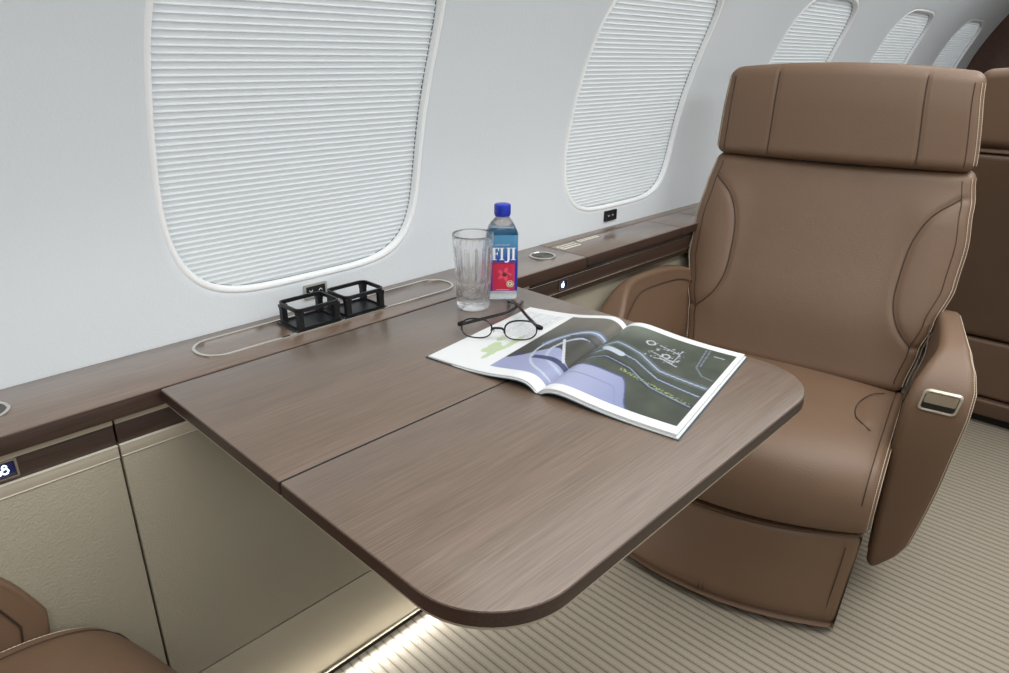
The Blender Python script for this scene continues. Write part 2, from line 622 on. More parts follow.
# control-panel cabinets under the ledge
def cabinet(x0, x1, label, screen=None, dark=False):
    cx_ = (x0 + x1) / 2
    t = thing('side_cabinet', label, 'cabinet', (cx_, 0.875, 0.22), 0, 'cabinets under the ledge')
    g = 0.0012
    a, b = x0 + g - cx_, x1 - g - cx_
    y0 = 0.0
    o = -0.22
    slab_box(MB(), a, b, y0 + (0.036 if dark else 0.012), 0.128, 0.002, 0.675 + o, 0.001).build('body', M['gap'], t)
    slab_box(MB(), a, b, y0 - 0.001 if not dark else y0 + 0.003, y0 + 0.014, 0.6665 + o, 0.6755 + o, 0.0008).build('upper_strip', M['champagne'] if not dark else M['edge_wood'], t)
    if dark:
        slab_box(MB(), a, b, y0 - 0.001, y0 + 0.014, 0.6650 + o, 0.6665 + o, 0.0005).build('thin_bead', M['satin'], t)
    slab_box(MB(), a, b, y0 + 0.002, y0 + 0.014, 0.6370 + o, 0.6655 + o, 0.0008).build('wood_rail', M['edge_wood'], t)
    if dark:
        slab_box(MB(), a, b, y0 - 0.001, y0 + 0.014, 0.6345 + o, 0.6368 + o, 0.0005).build('thin_bead', M['satin'], t)
        slab_box(MB(), a, b, y0 + 0.003, y0 + 0.014, 0.622 + o, 0.6345 + o, 0.0008).build('lower_strip', M['edge_wood'], t)
    else:
        slab_box(MB(), a, b, y0 - 0.001, y0 + 0.014, 0.6218 + o, 0.6358 + o, 0.0008).build('lower_strip', M['champagne'], t)
        slab_box(MB(), a, b, y0 - 0.002, y0 + 0.014, 0.6358 + o, 0.6370 + o, 0.0004).build('bright_bead', M['bead'], t)
        slab_box(MB(), a, b, y0 - 0.002, y0 + 0.012, 0.6203 + o, 0.6214 + o, 0.0004).build('bright_bead', M['bead'], t)
    slab_box(MB(), a, b, y0 - 0.001 + (0.022 if dark else 0), y0 + 0.012 + (0.022 if dark else 0), 0.001, 0.6200 + o, 0.0025).build('leather_panel', M['beige'], t)
    if screen:
        sx0, sx1, z0, z1, sym = screen
        bz = MB()
        out = rrect(sx1 - sx0, z1 - z0, 0.0015, 3)
        inn = rrect(sx1 - sx0 - 0.005, z1 - z0 - 0.005, 0.001, 3)
        r0 = [(p[0], -0.0015, p[1]) for p in out]; r1 = [(p[0], -0.0015, p[1]) for p in inn]
        r2 = [(p[0], 0.0025, p[1]) for p in inn]; r3 = [(p[0], 0.0025, p[1]) for p in out]
        bz.loft([r0, r1, r2, r3], cap=False, close=True)
        off = Matrix.Translation(((sx0 + sx1) / 2 - cx_, 0, (z0 + z1) / 2 + o))
        bezel = bz.xform(off).build('control_screen', M['satin'], t)
        sc_ = MB().rbox((0, 0.002, 0), (sx1 - sx0 - 0.005, 0.002, z1 - z0 - 0.005), 0.0003).xform(off).build('glass', M['screen_lit'], bezel)
        sy = MB()
        if sym == 'fruit':
            pts = []
            for k in range(40):
                a_ = 2 * PI * k / 40
                r = 0.0052 * (1 - 0.10 * math.cos(2 * a_)) - 0.0012 * math.exp(-((a_ - PI / 2) / 0.35) ** 2) - 0.0007 * math.exp(-((a_ - 3 * PI / 2) / 0.3) ** 2)
                x_, z_ = r * math.cos(a_), r * math.sin(a_)
                if (x_ - 0.0068) ** 2 + (z_ - 0.001) ** 2 < 0.0026 ** 2:
                    d = Vector((x_ - 0.0068, z_ - 0.001)).normalized() * 0.0026
                    x_, z_ = 0.0068 + d.x, 0.001 + d.y
                pts.append((x_, z_))
            sy.loft([[(p[0], 0.0002, p[1] - 0.0012) for p in pts], [(p[0], 0.001, p[1] - 0.0012) for p in pts]])
            leaf = [(0.0002, 0.0046), (0.0004, 0.0062), (0.0022, 0.0078), (0.0022, 0.0062)]
            sy.loft([[(p[0], 0.0002, p[1] - 0.0005) for p in leaf], [(p[0], 0.001, p[1] - 0.0005) for p in leaf]])
        else:
            for cz, rr, xx in ((0.0030, 0.0022, 0.0095), (-0.0022, 0.0032, 0.0095), (-0.0028, 0.0026, 0.0030)):
                ring = [(xx + rr * math.cos(2 * PI * k / 20), 0.0004, cz + rr * math.sin(2 * PI * k / 20)) for k in range(20)]
                sy.tube(ring, 0.0009, 6, close=True)
        sy.xform(off).build('lit_symbol', M['glow'], bezel)
    return t


cabinet(-2.19, 0.214, 'beige leather cabinet front at far left with a square lit control screen', (0.064, 0.1085, 0.6425, 0.6665, 'loop'))
cabinet(0.214, 0.990, 'plain beige leather cabinet front under the left edge of the wooden table')
cabinet(0.990, 4.40, 'cabinet front behind the seat armrest with dark wood rail and small lit fruit symbol', (1.083, 1.112, 0.639, 0.6625, 'fruit'), True)

# curved kick panel below the cabinets
t = thing('kick_panel', 'smooth curved beige panel along the floor below the cabinets', 'panel', (1.1, 0.88, 0.0))
prof = [(-0.005, 0.218), (-0.004, 0.19), (0.0, 0.15), (0.008, 0.10), (0.017, 0.06), (0.024, 0.028), (0.124, 0.028), (0.124, 0.218)]
mb = MB().loft([[(x, p[0], p[1]) for p in prof] for x in (-3.29, 3.3)])
mb.build('panel', M['kick'], t)
slab_box(MB(), -3.29, 3.3, 0.020, 0.03, 0.022, 0.0275, 0.0006).build('chrome_bead', M['chrome'], t)
slab_box(MB(), -3.29, 3.3, 0.03, 0.06, 0.0005, 0.0218, 0.0004).build('shadow_gap', M['gap'], t)
slab_box(MB(), -3.29, 3.3, 0.0235, 0.0275, 0.0185, 0.0215, 0.0004).build('light_strip', M['led'], t)

# metal inlay loop round the cup-holder bay
def flat_ring(outer, inner, z0, z1):
    mb = MB()
    mb.loft([[(p[0], p[1], z0) for p in outer], [(p[0], p[1], z1) for p in outer], [(p[0], p[1], z1) for p in inner], [(p[0], p[1], z0) for p in inner]], cap=False, close=True)
    return mb


t = thing('metal_inlay_loop', 'long silver metal loop set into the ledge around the cup holders', 'trim', (0.592, 0.9420, LZ))
flat_ring(rrect(0.482, 0.076, 0.036, 12), rrect(0.473, 0.067, 0.0315, 12), 0.0002, 0.0022).build('loop', M['chrome'], t)


# cup holders
def cup_holder(cx_, cy_, label):
    t = thing('cup_holder', label, 'cup holder', (cx_, cy_, LZ + 0.0008), 0, 'black pop-up cup holders on the ledge')
    W, D, H = 0.078, 0.061, 0.036
    tr = prism(rrect(W + 0.008, D + 0.006, 0.006, 4), [(0, 0), (0.0014, 0.0005)])
    MB().loft(tr).build('tray', M['black'], t)
    so, si = rrect(W, D, 0.011, 6), rrect(W - 0.006, D - 0.006, 0.008, 6)
    flat_ring(so, si, H - 0.006, H).build('top_ring', M['blackmetal'], t)
    for (a, b) in ((-1, -1), (1, -1), (1, 1), (-1, 1)):
        px, py = a * (W / 2 - 0.0066), b * (D / 2 - 0.0060)
        leg = MB()
        leg.loft([[(px + u * q, py + v_ * 0.0045, z) for (u, v_) in ((-1, -1), (1, -1), (1, 1), (-1, 1))] for (z, q) in ((0.0014, 0.0056), (0.004, 0.0046), (0.022, 0.0044), (0.0305, 0.0062))])
        leg.build('leg', M['blackmetal'], t)
    flat_ring(rrect(W - 0.004, D - 0.004, 0.009, 6), rrect(W - 0.008, D - 0.008, 0.007, 6), 0.0014, 0.0045).build('base_ring', M['blackmetal'], t)
    return t


cup_holder(0.537, 0.939, 'black cup holder frame on the ledge, left one of the pair')
cup_holder(0.624, 0.939, 'black cup holder frame on the ledge, right one nearer the glass')


# speakers set into the ledge
def speaker(cx_, cy_, label):
    t = thing('ledge_speaker', label, 'speaker', (cx_, cy_, LZ + 0.0004), 0, 'round speakers set into the ledge')
    R = 0.0285
    mb = MB()
    n = 48
    prof = [(R, 0), (R, 0.0014), (R - 0.001, 0.0022), (R - 0.0035, 0.0022), (R - 0.0045, 0.0012), (R - 0.0045, 0)]
    mb.loft([[(r * math.cos(2 * PI * k / n), r * math.sin(2 * PI * k / n), z) for k in range(n)] for r, z in prof], cap=False, close=True)
    mb.build('rim', M['chrome'], t)
    g = MB()
    g.lathe([(R - 0.005, 0.0001), (R - 0.005, 0.0009), (0.012, 0.0011), (0.0005, 0.0011)], 48)
    for rr in (0.021, 0.0175, 0.014, 0.0105, 0.007):
        g.tube([(rr * math.cos(2 * PI * k / 32), rr * math.sin(2 * PI * k / 32), 0.0011) for k in range(32)], 0.0006, 4, close=True)
    g.build('grille', M['speaker_mesh'], t)


speaker(1.101, 0.937, 'round chrome-rimmed speaker in the ledge beside the water bottle')
speaker(0.098, 0.943, 'round chrome-rimmed speaker cut off at the left edge of the photo')


# shade switches on the wall
def switch(cx_, cz, bezel, label, wd=0.044, ht=0.024):
    y = yw(cz)
    t = thing('shade_switch', label, 'switch', (cx_, y, cz), 0, 'shade switches below the windows')
    o, i_ = rrect(wd, ht, 0.002, 3), rrect(wd - 0.007, ht - 0.007, 0.0012, 3)
    mb = MB()
    mb.loft([[(p[0], 0.0, p[1]) for p in o], [(p[0], -0.004, p[1]) for p in o], [(p[0], -0.004, p[1]) for p in i_], [(p[0], 0.0, p[1]) for p in i_]], cap=False, close=True)
    mb.build('bezel', bezel, t)
    MB().rbox((0, -0.0015, 0), (wd - 0.006, 0.003, ht - 0.006), 0.0006).build('button_plate', M['black'], t)
    for sx_, up in ((-0.009, -1), (0.009, 1)):
        MB().tube([(sx_ - 0.0032, -0.0032, -0.0015 * up), (sx_, -0.0032, 0.0018 * up), (sx_ + 0.0032, -0.0032, -0.0015 * up)], 0.0006, 5).build('arrow', M['white_print'], t)


switch(0.588, 0.7265, M['silver'], 'silver-framed window shade switch with arrows behind the cup holders')
switch(1.435, 0.7285, M['black'], 'black window shade switch below the second window', 0.050, 0.026)

# placards on the ledge
for (px, py, wd, dp, lb) in ((1.206, 0.951, 0.062, 0.026, 'wider silver placard on the wood lid nearest the speaker'),
                             (1.292, 0.962, 0.075, 0.013, 'slim silver placard on the wood lid, right of the wider one')):
    t = thing('metal_placard', lb, 'placard', (px, py, LZ + 0.0005), 0, 'silver placards on the ledge lid')
    MB().loft(prism(rrect(wd, dp, 0.002, 3), [(0, 0), (0.0006, 0.0001)])).build('plate', M['bead'], t)
    mk = MB()
    rows = 2 if dp > 0.02 else 1
    for r in range(rows):
        yy = (r - (rows - 1) / 2) * dp * 0.42
        x = -wd / 2 + 0.005
        while x < wd / 2 - 0.008:
            w_ = random.uniform(0.003, 0.008)
            mk.rbox((x + w_ / 2, yy, 0.0007), (w_, dp * 0.16, 0.0003), 0.0001, 1)
            x += w_ + 0.002
    mk.build('engraving', M['speaker_mesh'], t)

# ------------------------------------------------------------------ table
TX0, TX1, TY0, TY1, TYS = 0.2720, 0.9080, 0.2670, 0.8625, 0.5675
tab = thing('folding_table', 'brown wood-veneer table with two rounded outer corners pulled out from the ledge', 'table', ((TX0 + TX1) / 2, TYS, 0.0))
cx_, cy_ = (TX0 + TX1) / 2, TYS


def leaf(name, y0, y1, rads):
    o = rrect(TX1 - TX0, y1 - y0, rads, 14, 0, (y0 + y1) / 2 - cy_)
    MB().loft(prism(o, [(0.6835, 0.0022), (0.6850, 0.0005), (0.6980, 0.0), (0.6996, 0.0003), (0.7000, 0.0010)])).build(name, M['table_wood'], tab, angle=50)


R = 0.088
leaf('inner_leaf', TYS + 0.0008, TY1, [0.003] * 4)
leaf('outer_leaf', TY0, TYS - 0.0008, [R, 0.003, 0.003, R])
slab_box(MB(), -(TX1 - TX0) / 2 + 0.0002, (TX1 - TX0) / 2 - 0.0002, -0.0013, 0.0013, 0.684, 0.70012, 0.0003).build('seam_strip', M['gap'], tab)
# darker edge band wraps the leaves, pale metal bead below
def band(y0, y1, rads, z0, z1, grow, th, mat, name, par):
    o = rrect(TX1 - TX0 + 2 * grow, y1 - y0 + 2 * grow, [r + grow for r in rads], 14, 0, (y0 + y1) / 2 - cy_)
    i_ = rrect(TX1 - TX0 + 2 * grow - 2 * th, y1 - y0 + 2 * grow - 2 * th, [max(r + grow - th, 0.0005) for r in rads], 14, 0, (y0 + y1) / 2 - cy_)
    flat_ring(o, i_, z0, z1).build(name, mat, par, angle=50)


band(TYS + 0.0008, TY1, [0.003] * 4, 0.6842, 0.6984, 0.0006, 0.003, M['edge_wood'], 'edge_band', tab)
band(TY0, TYS - 0.0008, [R, 0.003, 0.003, R], 0.6842, 0.6984, 0.0006, 0.003, M['edge_wood'], 'edge_band', tab)
o = rrect(TX1 - TX0, TY1 - TY0, [R, 0.003, 0.003, R], 14, 0, (TY0 + TY1) / 2 - cy_)
MB().loft(prism(o, [(0.6790, 0.0022), (0.6796, 0.0012), (0.6828, 0.0008), (0.6834, 0.004)])).build('metal_bead', M['champagne'], tab)
MB().loft(prism(rrect(0.50, 0.40, 0.02, 5, 0, 0.06), [(0.655, 0.01), (0.660, 0.0), (0.6784, 0.0)])).build('underframe', M['black'], tab)
slab_box(MB(), -0.10, 0.10, 0.02, 0.30, 0.635, 0.656, 0.004).build('support_arm', M['satin'], tab)

# ------------------------------------------------------------------ upholstered seat
CW = 0.281   # half width of the cushions


def bk_front(s, z):
    """local forward coordinate of the backrest front"""
    f = -0.157 - (z - 0.41) * 0.385
    q = abs(s)
    f += 0.008 * sst(0.155, 0.235, q) * sst(0.46, 0.56, z) * (1 - sst(0.76, 0.84, z))   # bolsters
    f += 0.010 * math.exp(-((z - 0.55) / 0.10) ** 2) * (1 - (s / 0.3) ** 2)           # lumbar
    f -= 0.008 * sst(0.240, 0.300, q)
    return f


def bk_half(z):
    pts = [(0.36, 0.252), (0.42, 0.256), (0.50, 0.268), (0.56, 0.283), (0.64, 0.301), (0.72, 0.304), (0.80, 0.296), (0.86, 0.286), (0.90, 0.282)]
    for i in range(len(pts) - 1):
        if z <= pts[i + 1][0]:
            t = (z - pts[i][0]) / (pts[i + 1][0] - pts[i][0])
            t = max(0, min(1, t))
            return pts[i][1] + (pts[i + 1][1] - pts[i][1]) * (t * t * (3 - 2 * t))
    return pts[-1][1]


R_ARC = [(0.268, 0.818), (0.222, 0.778), (0.197, 0.720), (0.190, 0.650), (0.192, 0.590), (0.212, 0.542), (0.245, 0.506)]


def poly_dist(p, poly):
    best = 9
    for i in range(len(poly) - 1):
        a, b = poly[i], poly[i + 1]
        dx, dy = b[0] - a[0], b[1] - a[1]
        t = max(0, min(1, ((p[0] - a[0]) * dx + (p[1] - a[1]) * dy) / (dx * dx + dy * dy)))
        d = math.hypot(p[0] - a[0] - dx * t, p[1] - a[1] - dy * t)
        best = min(best, d)
    return best


def arc_pts(per=6):
    return [(v.x, v.y) for v in catmull([(a, b, 0) for a, b in R_ARC], per)]


ARC = arc_pts(3)


def loft_z(mb, z0, z1, nz, half, front, back, c=0.0, r=0.02, er=0.02, nfront=70, ztop=None):
    """upholstery lofted upward: ring in (f,s) at each z; r = vertical edge radius, er = end rounding"""
    rings = []
    zs = []
    k_end = 6
    for k in range(k_end):
        a = PI / 2 * k / k_end
        zs.append((z0 + er * (1 - math.sin(a)) * 0 + er * (1 - math.cos(a)) * 0 + er * (1 - math.cos(PI / 2 * (1 - 0)) * 0) * 0, 0))
    zs = []
    for k in range(k_end + 1):
        a = PI / 2 * k / k_end
        zs.append((z0 + er * (1 - math.cos(a)), er * (1 - math.sin(a))))
    for k in range(1, nz):
        zs.append((z0 + er + (z1 - z0 - 2 * er) * k / nz, 0))
    for k in range(k_end + 1):
        a = PI / 2 * (1 - k / k_end)
        zs.append((z1 - er * (1 - math.cos(a)), er * (1 - math.sin(a))))
    for z, ins in zs:
        w = half(z) - ins
        ring = []
        rr = max(0.002, r - ins * 0.5)
        # front from -s to +s
        for j in range(nfront + 1):
            s = -(w - rr) + 2 * (w - rr) * j / nfront
            ring.append((front(s + c, z) - ins, s + c, z))
        fe = front(w - rr + c, z) - ins
        be = back(0, z) + ins
        for j in range(1, 7):
            a = PI / 2 * j / 6
            ring.append((fe - rr * (1 - math.cos(a)), w - rr + rr * math.sin(a) + c, z))
        rb = min(rr, abs(fe - be) * 0.4)
        ring.append(((fe + be) / 2, w + c, z))
        for j in range(0, 7):
            a = PI / 2 * j / 6
            ring.append((be + rb * (1 - math.sin(a)), w - rb + rb * math.cos(a) + c, z))
        for j in range(1, 12):
            s = (w - rb) - 2 * (w - rb) * j / 12
            ring.append((be, s + c, z))
        for j in range(0, 7):
            a = PI / 2 * j / 6
            ring.append((be + rb * (1 - math.cos(a)), -(w - rb) - rb * math.sin(a) + c, z))
        fe2 = front(-(w - rr) + c, z) - ins
        ring.append(((fe2 + be) / 2, -w + c, z))
        for j in range(0, 6):
            a = PI / 2 * j / 6
            ring.append((fe2 - rr * (1 - math.sin(a)), -(w - rr) - rr * math.cos(a) + c, z))
        if ztop:
            ring = [ztop(p) for p in ring]
        rings.append(ring)
    mb.loft(rings)
    return mb


def slab_s(mb, poly, s_lo, s_hi, ns, r, warp=None, inner_only=None):
    """closed (f,z) polygon swept across s with rounded side edges; s_lo/s_hi functions of z"""
    n = len(poly)
    P = [Vector(p) for p in poly]
    area_ = sum(P[i].x * P[(i + 1) % n].y - P[(i + 1) % n].x * P[i].y for i in range(n))
    sg = 1 if area_ > 0 else -1
    nr = []
    for i in range(n):
        d = (P[(i + 1) % n] - P[i - 1]).normalized()
        nr.append(Vector((d.y, -d.x)) * sg)
    stations = []
    for k in range(7):
        a = PI / 2 * k / 6
        stations.append((0, r * (1 - math.cos(a)), r * (1 - math.sin(a))))
    for k in range(1, ns):
        stations.append((k / ns, 0, 0))
    for k in range(7):
        a = PI / 2 * (1 - k / 6)
        stations.append((1, -r * (1 - math.cos(a)), r * (1 - math.sin(a))))
    rings = []
    for u, ds, ins in stations:
        ring = []
        for i in range(n):
            q = P[i] - nr[i] * ins
            lo, hi = s_lo(P[i].y), s_hi(P[i].y)
            if ds >= 0 and u == 0:
                s = lo + ds
            elif u == 1:
                s = hi + ds
            else:
                s = lo + r + (hi - lo - 2 * r) * u
            p = (q.x, s, q.y)
            if warp: p = warp(p)
            ring.append(p)
        rings.append(ring)
    mb.loft(rings)
    return mb


def make_seat(label, loc, rz, aisle=1, thin=0.62, nudge=(0.016, 0.018), group='brown leather seats in the cabin'):
    T = thing('leather_armchair', label, 'seat', loc, rz, group)
    LE, LD, SM, ST = M['leather'], M['leather_dark'], M['seam'], M['stitch']
    cc = 0.018 * aisle
    # ---- backrest
    def front(s, z):
        f = bk_front(s - cc, z)
        q = (abs(s - cc), z)
        if 0.49 < z < 0.83 and q[0] > 0.17:
            d = poly_dist(q, ARC)
            f -= 0.0045 * math.exp(-(d / 0.006) ** 2)
        d = abs(abs(s - cc) - (bk_half(z) - 0.022))
        f -= 0.002 * math.exp(-(d / 0.003) ** 2)
        return f
    back = lambda s, z: -0.157 - (z - 0.41) * 0.385 - 0.085
    mb = loft_z(MB(), 0.402, 0.874, 90, bk_half, front, back, cc, 0.022, 0.022, 110)
    B = mb.build('backrest', LE, T, angle=60)
    for sg in (1, -1):
        pts = [(bk_front(sg * a, b) - 0.0032, cc + sg * a, b) for a, b in arc_pts(6)]
        seam_line(B, pts, 0.0014, 6, SM)
        pts = []
        for k in range(50):
            z = 0.425 + 0.430 * k / 49
            s = cc + sg * (bk_half(z) - 0.0245)
            pts.append((bk_front(s - cc, z) - 0.0008, s, z))
        seam_line(B, pts, 0.0011, 5, SM)
    for sg in (1, -1):
        for off in (0.0010, 0.0095):
            pts = []
            for k in range(60):
                z = 0.420 + 0.442 * k / 59
                w = bk_half(z)
                sfe = cc + sg * (w - 0.022)
                a = 0.75 if off < 0.005 else 1.28
                fe = bk_front(sfe - cc, z)
                pts.append((fe - 0.022 * (1 - math.cos(a)) + 0.0006 * math.cos(a), sfe + sg * (0.022 * math.sin(min(a, PI / 2)) + 0.0006), z))
            stitch_row(B, pts, ST)

    # ---- headrest
    hc = 0.006 * aisle
    def hhalf(z):
        return 0.274 - 0.004 * sst(0.97, 1.08, z)
    def hfront(s, z):
        t = (z - 0.868) / 0.21
        f = -0.305 - 0.030 * t - 0.045 * max(0, t - 0.55) ** 2
        f -= 0.020 * ((s - hc) / 0.28) ** 2
        for sv in (-0.146, 0.164):
            d = abs(s - hc - sv)
            f -= 0.003 * math.exp(-(d / 0.0035) ** 2)
        d = abs(abs(s - hc) - 0.252)
        f -= 0.002 * math.exp(-(d / 0.003) ** 2)
        return f
    hback = lambda s, z: -0.425 - 0.02 * (z - 0.868) / 0.2
    hw = lambda p: (p[0], p[1] * (1 + 0.035 * (1 - sst(0.87, 1.06, p[2]))) + 0.009 * aisle * (1 - sst(0.87, 1.06, p[2])), p[2] + crown(p))
    crown = lambda p: 0.016 * (1 - ((p[1] - hc) / 0.274) ** 2) * sst(0.88, 1.075, p[2])
    mb = loft_z(MB(), 0.872, 1.076, 40, hhalf, hfront, hback, hc, 0.020, 0.024, 110, hw)
    Hd = mb.build('headrest', LE, T, angle=60)
    def hp(s, z, o=0.0):
        p = (hfront(s, z) + o, s, z)
        return hw(p)
    for sv in (-0.146, 0.164):
        seam_line(Hd, [hp(hc + sv, 0.879 + 0.176 * k / 20, 0.0012) for k in range(21)] + [hp(hc + sv, 1.064, -0.006)], 0.0013, 6, SM)
    for sg in (-1, 1):
        seam_line(Hd, [hp(hc + sg * 0.252, 0.884 + 0.170 * k / 20, 0.0010) for k in range(21)], 0.0010, 5, SM)
        for a in (0.75, 1.28):
            pts = []
            for k in range(25):
                z = 0.888 + 0.166 * k / 24
                w = hhalf(z)
                f0 = hfront(hc + sg * (w - 0.02), z)
                p = (f0 - 0.020 * (1 - math.cos(a)) + 0.0005, hc + sg * (w - 0.02 + 0.0205 * math.sin(a)), z)
                pts.append(hw(p))
            stitch_row(Hd, pts, ST)

    # ---- back shell, headrest post
    def sh_half(z): return bk_half(z) - 0.004
    shf = lambda s, z: -0.157 - (z - 0.41) * 0.385 - 0.078
    shb = lambda s, z: -0.157 - (z - 0.41) * 0.30 - 0.16
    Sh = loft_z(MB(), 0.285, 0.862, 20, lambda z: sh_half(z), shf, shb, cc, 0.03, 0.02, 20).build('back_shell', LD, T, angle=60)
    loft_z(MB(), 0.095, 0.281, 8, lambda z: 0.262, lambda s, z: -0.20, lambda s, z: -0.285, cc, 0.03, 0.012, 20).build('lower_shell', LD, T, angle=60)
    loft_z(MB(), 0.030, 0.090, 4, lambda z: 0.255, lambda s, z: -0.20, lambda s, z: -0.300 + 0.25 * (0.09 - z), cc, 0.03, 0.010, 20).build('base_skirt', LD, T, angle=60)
    slab_box(MB(), -0.40, -0.34, -0.06, 0.09, 0.85, 0.90, 0.01).build('headrest_mount', M['black'], T)

    # ---- seat cushion
    prof = [(-0.205, 0.36), (-0.205, 0.385), (-0.17, 0.402), (-0.06, 0.408), (0.06, 0.410), (0.14, 0.408), (0.195, 0.396), (0.228, 0.374), (0.247, 0.342), (0.252, 0.305), (0.246, 0.275), (0.228, 0.262), (0.15, 0.257), (-0.205, 0.262)]
    poly = [(v.x, v.y) for v in catmull([(a, b, 0) for a, b in prof], 5, True)]
    EAR = [(-0.125, 0.238), (-0.085, 0.212), (-0.04, 0.199), (0.01, 0.199), (0.05, 0.210), (0.085, 0.238)]
    EARC = [(v.x, v.y) for v in catmull([(a, b, 0) for a, b in EAR], 5)]
    def warp(p):
        f, s, z = p
        q = s / CW
        f2 = f + (0.018 - 0.050 * q * q) * sst(-0.05, 0.25, f)
        top = sst(0.33, 0.40, z)
        z2 = z + 0.014 * (1 - q * q) * top
        low = 1 - sst(0.255, 0.33, z)
        z2 -= 0.018 * (1 - q * q) * low
        if top > 0.5:
            z2 -= 0.0022 * math.exp(-((abs(s) - 0.259) / 0.003) ** 2)
            if abs(s) > 0.17:
                d = poly_dist((f, abs(s)), EARC)
                z2 -= 0.003 * math.exp(-(d / 0.004) ** 2)
                inside = sst(0.199, 0.225, abs(s)) * sst(-0.13, -0.09, f) * (1 - sst(0.05, 0.085, f))
                z2 += 0.004 * inside
        return (f2, s, z2)
    mb = slab_s(MB(), poly, lambda z: -CW, lambda z: CW, 100, 0.016, warp)
    Se = mb.build('seat', LE, T, angle=60)
    # helper: walk along the top and front of the profile
    topidx = [p for p in poly if not (p[0] < -0.16 or p[1] < 0.27)]
    topidx = [(v.x, v.y) for v in catmull([(a, b, 0) for a, b in prof[2:11]], 6)]
    for sg in (-1, 1):
        seam_line(Se, [Vector(warp((a, sg * 0.259, b))) + Vector((0.0005, 0, 0.0012)) for a, b in topidx[:-10]], 0.0011, 5, SM)
        for dso, dn in ((0.2655, 0.006), (0.2725, 0.0135)):
            pts = []
            for i, (a, b) in enumerate(topidx):
                a0, b0 = topidx[max(0, i - 1)]; a1, b1 = topidx[min(len(topidx) - 1, i + 1)]
                d = Vector((a1 - a0, b1 - b0)).normalized()
                nrm = Vector((-d.y, d.x))
                ang = 0.72 if dn < 0.01 else 1.3
                q = Vector((a, b)) - nrm * (0.016 * (1 - math.cos(ang)) - 0.0005)
                w_ = warp((q.x, sg * (CW - 0.016 + 0.0165 * math.sin(ang)), q.y))
                pts.append(w_)
            stitch_row(Se, pts, ST)
        seam_line(Se, [Vector(warp((a, sg * b, 0.4102))) + Vector((0, 0, 0.0022)) for a, b in EARC], 0.0011, 5, SM)

    # ---- leg rest
    prof = [(-0.19, 0.245), (0.20, 0.250), (0.232, 0.238), (0.240, 0.215), (0.243, 0.15), (0.248, 0.09), (0.250, 0.045), (0.240, 0.026), (0.215, 0.020), (-0.19, 0.020)]
    poly2 = [(v.x, v.y) for v in catmull([(a, b, 0) for a, b in prof], 5, True)]
    def warp2(p):
        f, s, z = p
        q = s / 0.25
        return (f + (0.014 - 0.050 * q * q) * sst(-0.05, 0.2, f), s * (0.955 + 0.045 * sst(0.0, 0.25, z)), z - 0.012 * (1 - q * q) * sst(0.2, 0.245, z))
    Lr = slab_s(MB(), poly2, lambda z: -0.272, lambda z: 0.272, 60, 0.012, warp2).build('leg_rest', LE, T, angle=60)
    for sg in (-1, 1):
        seam_line(Lr, [Vector(warp2((0.2440 + 0.0055 * (1 - t_), sg * 0.249, 0.05 + 0.17 * t_))) for t_ in [k / 16 for k in range(17)]], 0.0010, 5, SM)
    seam_line(Lr, [Vector(warp2((0.2490, -0.23 + 0.46 * k / 40, 0.058))) for k in range(41)], 0.0009, 5, SM)
    for off in (-0.005, 0.005):
        seam_line(Lr, [Vector(warp2((0.2495, off, z_))) for z_ in (0.03, 0.04, 0.05, 0.058)], 0.0010, 5, SM)
    slab_box(MB(), -0.17, 0.17, -0.2, 0.2, 0.001 - loc[2], 0.022, 0.004).build('floor_plinth', M['gap'], T)
    slab_box(MB(), -0.26, -0.19, -0.23, 0.23, 0.001 - loc[2], 0.12, 0.006).build('rear_plinth', M['gap'], T)

    # ---- arms
    so_t = [(0.09, 0.306), (0.115, 0.318), (0.145, 0.338), (0.18, 0.352), (0.23, 0.360), (0.28, 0.367), (0.34, 0.374), (0.42, 0.380), (0.50, 0.387), (0.55, 0.388), (0.580, 0.380), (0.605, 0.362)]
    si_t = [(0.05, 0.286), (0.12, 0.284), (0.27, 0.280), (0.42, 0.279), (0.50, 0.280), (0.55, 0.288), (0.58, 0.300), (0.605, 0.318)]
    def interp(tab_, z):
        if z <= tab_[0][0]: return tab_[0][1]
        for i in range(len(tab_) - 1):
            if z <= tab_[i + 1][0]:
                t_ = (z - tab_[i][0]) / (tab_[i + 1][0] - tab_[i][0])
                return tab_[i][1] + (tab_[i + 1][1] - tab_[i][1]) * t_
        return tab_[-1][1]
    aprof = [(0.060, 0.096), (0.074, 0.118), (0.083, 0.18), (0.094, 0.28), (0.108, 0.38), (0.119, 0.46), (0.119, 0.51), (0.099, 0.553), (0.060, 0.582), (0.0, 0.596), (-0.10, 0.597), (-0.22, 0.590), (-0.31, 0.570), (-0.345, 0.54), (-0.35, 0.45), (-0.32, 0.34), (-0.24, 0.24), (-0.12, 0.16), (-0.02, 0.118), (0.03, 0.100)]
    apoly = [(v.x, v.y) for v in catmull([(a, b, 0) for a, b in aprof], 4, True)]
    for sg in (1, -1):
        if sg != aisle:
            so_u = [(z, 0.283 + (v - 0.283) * thin) for z, v in so_t]
        else:
            so_u = so_t
        if sg == 1:
            lo, hi = (lambda z: interp(si_t, z)), (lambda z: interp(so_u, z))
        else:
            lo, hi = (lambda z: -interp(so_u, z)), (lambda z: -interp(si_t, z))
        aw = (lambda p: (p[0], p[1] + sg * 0.14 * min(0, p[0]) * max(0, min(1, (abs(p[1]) - 0.28) / 0.1)), p[2])) if sg == aisle else (lambda p: (p[0] * (0.8 if p[0] < 0 else 1.0) + nudge[0] + 0.5 * min(max(0.0, 0.56 - p[2]), 0.12), p[1] + sg * 0.16 * min(0, p[0] * 0.8), p[2] + nudge[1]))
